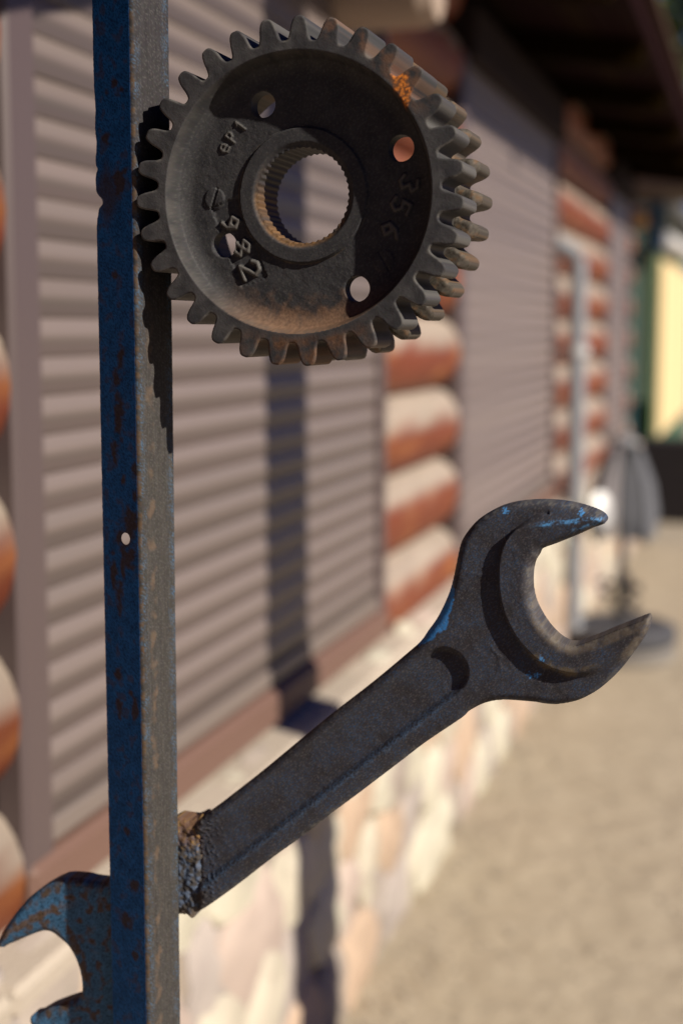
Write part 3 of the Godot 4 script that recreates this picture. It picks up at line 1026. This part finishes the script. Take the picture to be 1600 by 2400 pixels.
func build_building() -> void:
	building = thing("log_building", "log building with brown roller shutters, stone plinth and dark eaves", "building")
	var wood := painted(0.55, 0.35, 0.5, 3.0, 5)
	var sheet := painted(0.42, 0.5)
	var rock := painted(0.85, 0.3, 0.8, 4.0, 6)
	# log wall between the shutters: one course every 0.2275 m
	var spans := [[0.9, -1.748], [-3.735, -4.690], [-6.955, -9.255], [-10.62, -11.0]]
	var s := 0.0
	for sp in spans:
		for k in 9:
			s += 1.0
			log_along(building, "log", wood, Vector2(-1.045 if sp[0] < 0.0 else -1.050, 0.8435 + 0.2275 * k), sp[0], sp[1], 0.1165, s, 0.80, 0.1 if k >= 4 and k <= 5 and sp[0] < -3.0 and sp[0] > -4.0 else 1.0)
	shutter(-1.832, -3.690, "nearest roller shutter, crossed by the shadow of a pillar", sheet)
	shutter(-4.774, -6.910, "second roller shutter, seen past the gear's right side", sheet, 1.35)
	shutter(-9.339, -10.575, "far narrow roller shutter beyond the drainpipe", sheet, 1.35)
	var core := Shell.new()
	core.box(Vector3(-1.22, 1.40, -5.1), Vector3(0.34, 2.6, 11.8), 0.0, lin(0.05, 0.03, 0.025))
	put("wall_core", core, wood, building)
	# thin log course under the shutters, then the sill
	for sp in [[-1.75, -3.735], [-4.70, -6.955], [-9.26, -10.62]]:
		var tl := Shell.new()
		tl.box(Vector3(-0.975, 0.820, (sp[0] + sp[1]) / 2.0), Vector3(0.06, 0.078, sp[0] - sp[1]), 0.012, lin(0.150, 0.088, 0.068))
		put("sill_log", tl, wood, building)
		s += 1.0
	var z := 0.9
	while z > -11.0:
		var len_ := rng.randf_range(0.7, 1.1)
		var sl := Shell.new()
		sl.box(Vector3(-0.945, 0.752, z - len_ / 2.0), Vector3(0.125, 0.045, len_ - 0.006), 0.010, lin(0.42, 0.36, 0.295) * rng.randf_range(0.9, 1.05), Basis(Vector3.BACK, -0.10))
		put("sill_slab", sl, rock, building)
		z -= len_
	# plinth of rough flagstones
	var pl := Shell.new()
	pl.box(Vector3(-1.11, 0.30, -5.1), Vector3(0.37, 0.86, 11.9), 0.0, lin(0.30, 0.245, 0.19))
	var plinth := put("stone_plinth", pl, rock, building)
	var tones := [lin(0.50, 0.45, 0.36), lin(0.46, 0.37, 0.32), lin(0.38, 0.33, 0.30), lin(0.46, 0.34, 0.25), lin(0.54, 0.50, 0.40), lin(0.34, 0.29, 0.25)]
	var kinds: Array[ArrayMesh] = []
	for v in 18:
		kinds.append(stone(v, rng.randf_range(0.22, 0.40), rng.randf_range(0.20, 0.30), rng.randf_range(0.012, 0.030), tones[v % 6]).commit())
	for row in 4:
		z = -1.2 + row * 0.07
		while z > -10.9:
			var step := rng.randf_range(0.17, 0.27)
			var m := put_mesh("stone", kinds[rng.randi() % 18], rock, plinth, Vector3(-0.925, 0.085 + row * 0.185 + rng.randf_range(-0.02, 0.02), z))
			m.rotation.x = rng.randf_range(-0.4, 0.4)
			z -= step
	# eaves: sloping boards under the roof, wider towards the near end
	var roof := Node3D.new()
	roof.name = "roof_eave"
	building.add_child(roof, true)
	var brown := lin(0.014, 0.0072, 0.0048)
	var dark_wood := painted(0.85, 0.12, 0.4, 3.0, 5)
	for k in 7:
		var x0 := -1.10 + k * 0.092
		var bo := Shell.new()
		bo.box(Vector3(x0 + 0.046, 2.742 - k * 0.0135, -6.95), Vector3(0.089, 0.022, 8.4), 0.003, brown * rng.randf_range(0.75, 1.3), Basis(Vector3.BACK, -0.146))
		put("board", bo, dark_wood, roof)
	# towards the near end the roof widens into a porch
	var near := Shell.new()
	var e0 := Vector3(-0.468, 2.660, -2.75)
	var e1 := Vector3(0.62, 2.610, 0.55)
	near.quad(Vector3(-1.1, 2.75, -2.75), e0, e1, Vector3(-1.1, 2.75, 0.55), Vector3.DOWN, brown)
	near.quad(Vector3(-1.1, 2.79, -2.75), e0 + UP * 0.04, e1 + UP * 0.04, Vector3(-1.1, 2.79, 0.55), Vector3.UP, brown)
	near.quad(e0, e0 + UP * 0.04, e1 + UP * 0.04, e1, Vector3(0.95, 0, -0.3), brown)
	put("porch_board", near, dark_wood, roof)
	var fa := Shell.new()
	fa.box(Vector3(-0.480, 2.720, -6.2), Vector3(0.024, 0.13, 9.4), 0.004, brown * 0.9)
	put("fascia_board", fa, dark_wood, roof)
	var top := Shell.new()
	top.box(Vector3(-0.80, 2.845, -6.2), Vector3(0.75, 0.025, 9.4), 0.003, lin(0.08, 0.05, 0.04), Basis(Vector3.BACK, -0.146))
	put("roof_sheet", top, dark_wood, roof)
	var rz := -2.2
	while rz > -10.8:
		var rf := Shell.new()
		rf.box(Vector3(-0.80, 2.645, rz), Vector3(0.66, 0.10, 0.06), 0.006, brown * 0.8, Basis(Vector3.BACK, -0.146))
		put("rafter", rf, dark_wood, roof)
		rz -= 1.15
	# ends of the cross logs that stick out above the second log bay
	for e in [[-3.36, 2.375, -0.745]]:
		var lg := Shell.new()
		var tone := lin(0.34, 0.26, 0.205)
		lg.lathe(Vector3(-1.15, e[1], e[0]), PackedVector2Array([Vector2(0.095, 0), Vector2(0.095, 1.135 + e[2] - 0.02), Vector2(0.080, 1.15 + e[2]), Vector2(0, 1.15 + e[2])]), 24, tone, Basis(Vector3.UP, Vector3.RIGHT, Vector3.FORWARD))
		put("cross_log", lg, wood, building)
	# drainpipe with its bracket
	var dp := Shell.new()
	var zinc := lin(0.23, 0.24, 0.265)
	dp.tube(Vector3(-0.865, 0.16, -7.02), Vector3(-0.865, 1.93, -6.98), 0.040, 0.040, 16, zinc)
	dp.tube(Vector3(-0.865, 1.93, -6.98), Vector3(-1.00, 2.02, -6.98), 0.040, 0.040, 16, zinc)
	dp.tube(Vector3(-0.865, 0.17, -7.02), Vector3(-0.78, 0.08, -7.02), 0.040, 0.042, 16, zinc)
	var pipe := put("drainpipe", dp, painted(0.45, 0.6), building)
	var br := Shell.new()
	br.lathe(Vector3(-0.865, 1.47, -7.0), PackedVector2Array([Vector2(0.041, 0), Vector2(0.056, 0.004), Vector2(0.056, 0.046), Vector2(0.041, 0.05)]), 18, lin(0.46, 0.46, 0.46))
	br.box(Vector3(-0.93, 1.495, -7.0), Vector3(0.11, 0.03, 0.02), 0.003, lin(0.46, 0.46, 0.46))
	put("bracket", br, painted(0.45, 0.6), pipe)


# ---------------------------------------------------------------- surroundings
func build_ground() -> void:
	var cr := Gradient.new()
	cr.colors = PackedColorArray([Color(0.610, 0.562, 0.487), Color(0.622, 0.575, 0.500), Color(0.632, 0.585, 0.510), Color(0.648, 0.602, 0.528)])
	cr.offsets = PackedFloat32Array([0.0, 0.4, 0.62, 1.0])
	var f := FastNoiseLite.new()
	f.seed = 31
	f.frequency = 0.012
	f.fractal_octaves = 6
	f.fractal_gain = 0.62
	var t := NoiseTexture2D.new()
	t.width = 1024
	t.height = 1024
	t.seamless = true
	t.noise = f
	t.color_ramp = cr
	var m := StandardMaterial3D.new()
	m.albedo_texture = t
	m.uv1_triplanar = true
	m.uv1_world_triplanar = true
	m.uv1_scale = Vector3.ONE * 0.23
	m.roughness = 0.95
	m.metallic_specular = 0.2
	m.normal_enabled = true
	m.normal_texture = bumps(8)
	m.normal_scale = 0.25
	var pm := PlaneMesh.new()
	pm.size = Vector2(240, 240)
	var g := put_mesh("ground", pm, m, self, Vector3(0, 0, -40))
	g.set_meta("kind", "structure")
	# loose gravel lying on it
	var st := Shell.new()
	st.lathe(Vector3.ZERO, PackedVector2Array([Vector2(0, -0.5), Vector2(0.7, -0.35), Vector2(1.0, 0.0), Vector2(0.65, 0.42), Vector2(0, 0.55)]), 7, Color.WHITE)
	var mm := MultiMesh.new()
	mm.transform_format = MultiMesh.TRANSFORM_3D
	mm.use_colors = true
	mm.mesh = st.commit()
	mm.instance_count = 5200
	for i in mm.instance_count:
		var z := -2.2 - pow(rng.randf(), 1.5) * 9.0
		var x := -0.86 + rng.randf() * 1.5
		if rng.randf() < 0.35:
			x = -0.87 + absf(rng.randfn(0.0, 0.10))
		var r := 0.004 + 0.009 * pow(rng.randf(), 3.0)
		var bs := Basis(Vector3.UP, rng.randf() * TAU) * Basis.from_scale(Vector3(r, r * 0.6, r * rng.randf_range(0.7, 1.2)))
		mm.set_instance_transform(i, Transform3D(bs, Vector3(x, r * 0.25, z)))
		var tone := rng.randf_range(0.8, 1.15)
		mm.set_instance_color(i, Color(0.33 * tone, 0.28 * tone, 0.215 * tone))
	var gv := MultiMeshInstance3D.new()
	gv.name = "gravel"
	gv.multimesh = mm
	gv.material_override = painted(0.9, 0.3)
	gv.set_meta("kind", "stuff")
	gv.set_meta("label", "loose gravel on the sandy ground along the plinth")
	gv.set_meta("category", "gravel")
	add_child(gv, true)


func build_pillar() -> void:
	# the round log pillar whose shadow crosses the nearest shutter
	var sk := Shell.new()
	sk.lathe(Vector3.ZERO, PackedVector2Array([Vector2(0.16, 0), Vector2(0.16, 0.02), Vector2(0.138, 0.03), Vector2(0.132, 3.35), Vector2(0, 3.36)]), 28, lin(0.30, 0.15, 0.08))
	var t := thing("log_pillar", "tall round log pillar standing in the open yard", "pillar", Vector3(0.235, 0, -2.575))
	put("shaft", sk, painted(0.6, 0.4, 0.5, 3.0, 5), t)


func build_sky_blocker() -> void:
	# added to cut sky and bounce light: an unseen terrace behind the viewpoint
	var t := thing("sky_blocker_roof", "added unseen dark roof that acts as a terrace at the near end of the log building", "light_blocker")
	var plain := painted(0.8, 0.3)
	for k in 24:
		var b := Shell.new()
		b.box(Vector3(2.2, 2.66, 2.5 + k * 0.26), Vector3(6.6, 0.03, 0.255), 0.004, lin(0.030, 0.017, 0.011) * rng.randf_range(0.8, 1.2))
		put("board", b, plain, t)
	for x in [-0.9, 2.2, 5.3]:
		var bm := Shell.new()
		bm.box(Vector3(x, 2.57, 5.6), Vector3(0.12, 0.15, 6.2), 0.01, lin(0.028, 0.016, 0.010))
		put("beam", bm, plain, t)
	for z in [2.7, 8.3]:
		var po := Shell.new()
		po.tube(Vector3(5.3, 0, z), Vector3(5.3, 2.5, z), 0.09, 0.085, 16, lin(0.10, 0.05, 0.03))
		put("post", po, plain, t)
	var rt := Shell.new()
	rt.box(Vector3(2.2, 2.72, 5.6), Vector3(6.9, 0.05, 6.5), 0.01, lin(0.06, 0.04, 0.03))
	put("roof_sheet", rt, plain, t)
	var bk := Shell.new()
	bk.box(Vector3(2.2, 1.3, 8.75), Vector3(6.6, 2.6, 0.1), 0.01, lin(0.10, 0.06, 0.04))
	put("back_wall", bk, plain, t)


func build_stand() -> void:
	# the scrap-metal lamp on a round base farther along the wall
	var t := thing("metal_lantern_stand", "grey sheet-metal bell on a thin black pole with a round base", "sculpture", Vector3(-0.650, 0, -7.16))
	var base := Shell.new()
	base.lathe(Vector3.ZERO, PackedVector2Array([Vector2(0.262, 0), Vector2(0.270, 0.02), Vector2(0.272, 0.060), Vector2(0.262, 0.070), Vector2(0, 0.070)]), 40, lin(0.20, 0.185, 0.17))
	put("concrete_base", base, painted(0.9, 0.3), t)
	var tyre := Shell.new()
	tyre.lathe(Vector3(0, 0.0705, 0), PackedVector2Array([Vector2(0.24, 0), Vector2(0.270, 0.014), Vector2(0.278, 0.05), Vector2(0.268, 0.085), Vector2(0.225, 0.104), Vector2(0.16, 0.09), Vector2(0.0, 0.085)]), 40, lin(0.060, 0.062, 0.068))
	put("base_plate", tyre, painted(0.7, 0.4), t)
	var pole := Shell.new()
	pole.tube(Vector3(0, 0.16, 0), Vector3(0, 0.62, 0), 0.020, 0.018, 14, lin(0.03, 0.03, 0.032))
	put("pole", pole, painted(0.5, 0.5), t)
	# clump of welded scrap round the pole
	for k in 14:
		var sc := Shell.new()
		var a := rng.randf() * TAU
		var at := Vector3(cos(a) * rng.randf_range(0.02, 0.11), rng.randf_range(0.19, 0.38), sin(a) * rng.randf_range(0.02, 0.09))
		sc.box(Vector3.ZERO, Vector3(rng.randf_range(0.03, 0.10), rng.randf_range(0.02, 0.05), 0.02), 0.004, lin(0.05, 0.042, 0.036), Basis(Vector3(0.3, 0.6, 0.7).normalized(), rng.randf() * TAU))
		put("scrap_piece", sc, painted(0.6, 0.4), t, at)
	# bell of folded panels
	var tones := [lin(0.11, 0.11, 0.115), lin(0.05, 0.05, 0.052), lin(0.80, 0.80, 0.82), lin(0.05, 0.05, 0.05), lin(0.12, 0.12, 0.12), lin(0.05, 0.05, 0.05), lin(0.05, 0.05, 0.05), lin(0.16, 0.16, 0.165)]
	for k in 8:
		var pn := Shell.new()
		var a := TAU * k / 8.0 + 0.05
		var b := TAU * (k + 1) / 8.0 - 0.02
		var prof := [Vector2(0.055, 1.06), Vector2(0.095, 1.00), Vector2(0.150, 0.86), Vector2(0.172, 0.72), Vector2(0.160, 0.60)]
		for q in prof.size() - 1:
			var nn := Vector3(cos((a + b) / 2.0), 0.25, sin((a + b) / 2.0)).normalized()
			var p0: Vector2 = prof[q]
			var p1: Vector2 = prof[q + 1]
			pn.quad(Vector3(cos(a) * p0.x, p0.y, sin(a) * p0.x), Vector3(cos(b) * p0.x, p0.y, sin(b) * p0.x), Vector3(cos(b) * p1.x, p1.y, sin(b) * p1.x), Vector3(cos(a) * p1.x, p1.y, sin(a) * p1.x), nn, tones[k])
		put("bell_panel", pn, painted(0.35, 0.6), t)
	var plate := Shell.new()
	var face := Vector3(0.62, 0.25, 0.74).normalized()
	var side := Vector3.UP.cross(face).normalized()
	plate.lathe(Vector3(-0.085, 0.745, 0.175), PackedVector2Array([Vector2(0.056, 0), Vector2(0.062, 0.004), Vector2(0.057, 0.010), Vector2(0.0, 0.014)]), 24, lin(0.40, 0.40, 0.41), Basis(side, face, side.cross(face)) * Basis.from_scale(Vector3(1.0, 1.0, 1.45)))
	put("enamel_plate", plate, painted(0.35, 0.6), t)
	for q in [[-0.11, 0.17], [0.12, 0.14], [0.03, 0.18]]:
		var st := Shell.new()
		st.tube(Vector3(q[0], 0.58, q[1]), Vector3(q[0] * 0.45, 1.05, q[1] * 0.45), 0.013, 0.011, 8, lin(0.03, 0.03, 0.032))
		put("strut", st, painted(0.5, 0.5), t)
	var cap := Shell.new()
	cap.lathe(Vector3(0, 1.05, 0), PackedVector2Array([Vector2(0.062, 0), Vector2(0.058, 0.02), Vector2(0.02, 0.045), Vector2(0, 0.05)]), 20, lin(0.20, 0.20, 0.21))
	put("cap", cap, painted(0.4, 0.6), t)


func build_far() -> void:
	var plain := painted(0.7, 0.35)
	# porch roof across the end of the yard
	var roof := thing("porch_roof", "dark brown porch roof jutting out beyond the last shutter", "roof")
	for k in 4:
		var b := Shell.new()
		b.box(Vector3(-1.1, 2.72 + k * 0.165, -11.6 - k * 0.02), Vector3(1.4, 0.160, 0.04), 0.004, lin(0.045, 0.026, 0.016) * rng.randf_range(0.8, 1.25))
		put("board", b, plain, roof)
	var so := Shell.new()
	so.box(Vector3(-1.1, 2.66, -12.25), Vector3(1.4, 0.03, 1.25), 0.004, lin(0.06, 0.035, 0.022))
	put("soffit", so, plain, roof)
	var tp := Shell.new()
	tp.box(Vector3(-1.1, 3.36, -12.3), Vector3(1.5, 0.05, 1.5), 0.006, lin(0.05, 0.03, 0.02))
	put("roof_sheet", tp, plain, roof)
	var lamp := thing("globe_lamp", "round amber globe hanging unlit under the porch roof", "lamp", Vector3(-1.045, 2.49, -12.45))
	var gl := Shell.new()
	var prof := PackedVector2Array()
	for i in 9:
		prof.append(Vector2(sin(PI * i / 8.0), -cos(PI * i / 8.0)) * 0.075)
	gl.lathe(Vector3.ZERO, prof, 20, lin(0.55, 0.30, 0.10))
	put("globe", gl, painted(0.35, 0.5), lamp)
	var rod := Shell.new()
	rod.tube(Vector3(0, 0.07, 0), Vector3(0, 0.16, 0), 0.006, 0.006, 8, lin(0.05, 0.05, 0.05))
	put("rod", rod, plain, lamp)
	var sg := Shell.new()
	sg.box(Vector3.ZERO, Vector3(0.13, 0.40, 0.03), 0.005, lin(0.03, 0.085, 0.17))
	var sign_ := thing("hanging_board", "dark blue board hanging under the porch roof beside the amber globe", "board", Vector3(-0.925, 2.46, -12.62))
	put("panel", sg, plain, sign_)
	var hk := Shell.new()
	hk.tube(Vector3(0, 0.2, 0), Vector3(0, 0.27, 0), 0.005, 0.005, 6, lin(0.05, 0.05, 0.05))
	put("hook", hk, plain, sign_)
	var aw := thing("rolled_awning", "pale grey rolled awning above the yellow boards", "awning", Vector3(-0.98, 2.42, -14.2))
	var ro := Shell.new()
	ro.tube(Vector3(0, 0.0, 0.25), Vector3(0.0, 0.10, -4.6), 0.085, 0.085, 16, lin(0.50, 0.49, 0.48))
	put("roll", ro, plain, aw)
	# the green-framed kiosk with sunlit yellow boards
	var kiosk := thing("green_kiosk", "kiosk with green posts and sunlit yellow boards behind the shutters", "building")
	for k in 26:
		var y := Shell.new()
		y.box(Vector3(-1.02, 1.40, -14.85 - k * 0.21), Vector3(0.03, 1.72, 0.203), 0.004, lin(0.72, 0.55, 0.30) * rng.randf_range(0.9, 1.08))
		put("board", y, plain, kiosk)
	for q in [[-1.045, 0.030, lin(0.04, 0.16, 0.07), -14.30], [-1.245, 0.055, lin(0.06, 0.15, 0.16), -14.28], [-1.50, 0.06, lin(0.06, 0.17, 0.10), -14.28]]:
		var po := Shell.new()
		po.box(Vector3(q[0], 1.35, q[3]), Vector3(q[1], 2.4, 0.06), 0.005, q[2])
		put("post", po, plain, kiosk)
	for q in [[-1.145, 0.14, 1.20, 1.90, lin(0.40, 0.46, 0.27)], [-1.145, 0.14, 0.60, 0.62, lin(0.22, 0.30, 0.12)], [-1.37, 0.19, 1.60, 1.10, lin(0.33, 0.48, 0.20)], [-1.37, 0.19, 0.72, 0.66, lin(0.52, 0.50, 0.20)]]:
		var pn := Shell.new()
		pn.box(Vector3(q[0], q[2], -14.33), Vector3(q[1], q[3], 0.03), 0.004, q[4])
		put("panel", pn, plain, kiosk)
	var wl := Shell.new()
	wl.box(Vector3(-2.05, 1.35, -17.2), Vector3(2.0, 2.7, 5.7), 0.01, lin(0.24, 0.26, 0.16))
	put("wall", wl, plain, kiosk)
	var rf := Shell.new()
	rf.box(Vector3(-2.0, 2.78, -17.2), Vector3(2.3, 0.14, 6.1), 0.01, lin(0.10, 0.10, 0.10))
	put("roof", rf, plain, kiosk)
	var foot := Shell.new()
	foot.box(Vector3(-1.02, 0.27, -17.1), Vector3(0.04, 0.50, 5.4), 0.006, lin(0.05, 0.10, 0.06))
	put("kick_board", foot, plain, kiosk)
	# added stand-in for dark shade: black crate in front of it
	var shade_box := thing("black_shade_box", "low black box added for dark shade, a planter standing before the green kiosk", "shade_block", Vector3(-0.72, 0, -12.6))
	for k in 4:
		var bd := Shell.new()
		bd.box(Vector3(0, 0.09 + 0.17 * k, 0.29), Vector3(0.62, 0.165, 0.03), 0.004, lin(0.016, 0.015, 0.014))
		put("board", bd, plain, shade_box)
	var bx := Shell.new()
	bx.box(Vector3(0, 0.34, 0), Vector3(0.60, 0.67, 0.55), 0.006, lin(0.018, 0.017, 0.016))
	put("box", bx, plain, shade_box)
	tree(Vector3(-2.1, 0, -26.0), 9.5, "broad green tree rising behind the kiosk roof", 3)
	tree(Vector3(2.0, 0, -32.0), 13.0, "taller tree right of the one behind the kiosk roof", 4)


func tree(at: Vector3, tall: float, label: String, seed_: int) -> void:
	var r := RandomNumberGenerator.new()
	r.seed = seed_ * 991
	var t := thing("tree", label, "tree", at, "trees behind the yard")
	var tk := Shell.new()
	var bark := lin(0.09, 0.065, 0.045)
	tk.tube(Vector3.ZERO, Vector3(0.1, tall * 0.45, 0.05), 0.20, 0.13, 12, bark)
	tk.tube(Vector3(0.1, tall * 0.45, 0.05), Vector3(0.0, tall * 0.85, 0.0), 0.13, 0.04, 10, bark)
	var tips := []
	for k in 11:
		var a := r.randf() * TAU
		var h := tall * r.randf_range(0.30, 0.75)
		var l := tall * r.randf_range(0.16, 0.30)
		var tip := Vector3(cos(a) * l, h + l * 0.65, sin(a) * l)
		tk.tube(Vector3(0.08, h, 0.03), tip, 0.055, 0.018, 8, bark)
		tips.append(tip)
	tips.append(Vector3(0, tall * 0.9, 0))
	put("trunk", tk, painted(0.9, 0.2), t)
	var lf := Shell.new()
	for c in tips.size() * 3:
		var ctr: Vector3 = tips[c % tips.size()] + Vector3(r.randfn(0, 0.6), r.randfn(0, 0.45), r.randfn(0, 0.6))
		var cr := r.randf_range(0.45, 0.95)
		for k in 260:
			var o := Vector3(r.randfn(), r.randfn() * 0.75, r.randfn()) * cr * 0.5
			var u := Vector3(r.randfn(), r.randfn(), r.randfn()).normalized()
			var w := u.cross(Vector3(r.randfn(), r.randfn(), r.randfn())).normalized()
			var sz := r.randf_range(0.10, 0.19)
			var tone := r.randf_range(0.7, 1.3)
			lf.quad(ctr + o - u * sz, ctr + o + w * sz * 0.55, ctr + o + u * sz, ctr + o - w * sz * 0.55, u.cross(w).normalized(), lin(0.060, 0.085, 0.030) * tone)
	var cm := painted(0.6, 0.3)
	cm.cull_mode = BaseMaterial3D.CULL_DISABLED
	cm.backlight_enabled = true
	cm.backlight = Color(0.10, 0.16, 0.05)
	var crown := put("crown", lf, cm, t)
	crown.set_meta("kind", "stuff")


func _ready() -> void:
	# camera
	var cam := Camera3D.new()
	cam.name = "camera"
	cam.position = Vector3(0, 1.6, 0)
	cam.rotation = Vector3(deg_to_rad(-7.1476), deg_to_rad(16.1385), 0)
	cam.near = 0.05
	cam.far = 400.0
	var at := CameraAttributesPhysical.new()
	at.frustum_focal_length = 50.0
	at.frustum_focus_distance = 1.082
	at.exposure_aperture = 3.05
	at.frustum_near = 0.05
	at.frustum_far = 400.0
	cam.attributes = at
	add_child(cam)
	cam.fov = 38.58
	cam.current = true
	# sky and exposure
	var we := WorldEnvironment.new()
	var env := Environment.new()
	env.background_mode = Environment.BG_SKY
	var sm := ProceduralSkyMaterial.new()
	sm.sky_top_color = Color(0.14, 0.32, 0.74)
	sm.sky_horizon_color = Color(0.50, 0.66, 0.88)
	sm.sky_curve = 0.12
	sm.ground_bottom_color = Color(0.30, 0.26, 0.21)
	sm.ground_horizon_color = Color(0.50, 0.48, 0.45)
	sm.sun_angle_max = 4.0
	sm.sky_energy_multiplier = 0.62
	sm.ground_energy_multiplier = 0.25
	var sky := Sky.new()
	sky.sky_material = sm
	env.sky = sky
	env.tonemap_mode = Environment.TONE_MAPPER_LINEAR
	env.tonemap_exposure = 1.4
	env.sdfgi_enabled = true
	env.ssao_enabled = true
	env.ssil_enabled = true
	we.environment = env
	add_child(we)
	# the low, warm sun over the right shoulder
	var sun := DirectionalLight3D.new()
	sun.name = "sun"
	sun.light_color = Color(1.0, 0.962, 0.90)
	sun.light_energy = 1.6
	sun.light_angular_distance = 0.5
	sun.shadow_enabled = true
	add_child(sun)
	sun.look_at_from_position(Vector3.ZERO, -Vector3(0.794, 0.556, 0.246), UP)

	rng.seed = 20
	fine.seed = 3
	fine.noise_type = FastNoiseLite.TYPE_SIMPLEX
	fine.frequency = 1.0
	fine.fractal_type = FastNoiseLite.FRACTAL_FBM
	fine.fractal_octaves = 2
	mid.seed = 5
	mid.noise_type = FastNoiseLite.TYPE_SIMPLEX
	mid.frequency = 1.0
	mid.fractal_octaves = 3
	broad.seed = 7
	broad.noise_type = FastNoiseLite.TYPE_SIMPLEX
	broad.frequency = 1.0
	broad.fractal_octaves = 2
	metal = painted(0.56, 0.22, 0.20, 22.0, 2)

	build_ground()
	build_building()
	build_pillar()
	build_sky_blocker()
	build_far()
	build_stand()
	build_sculpture()
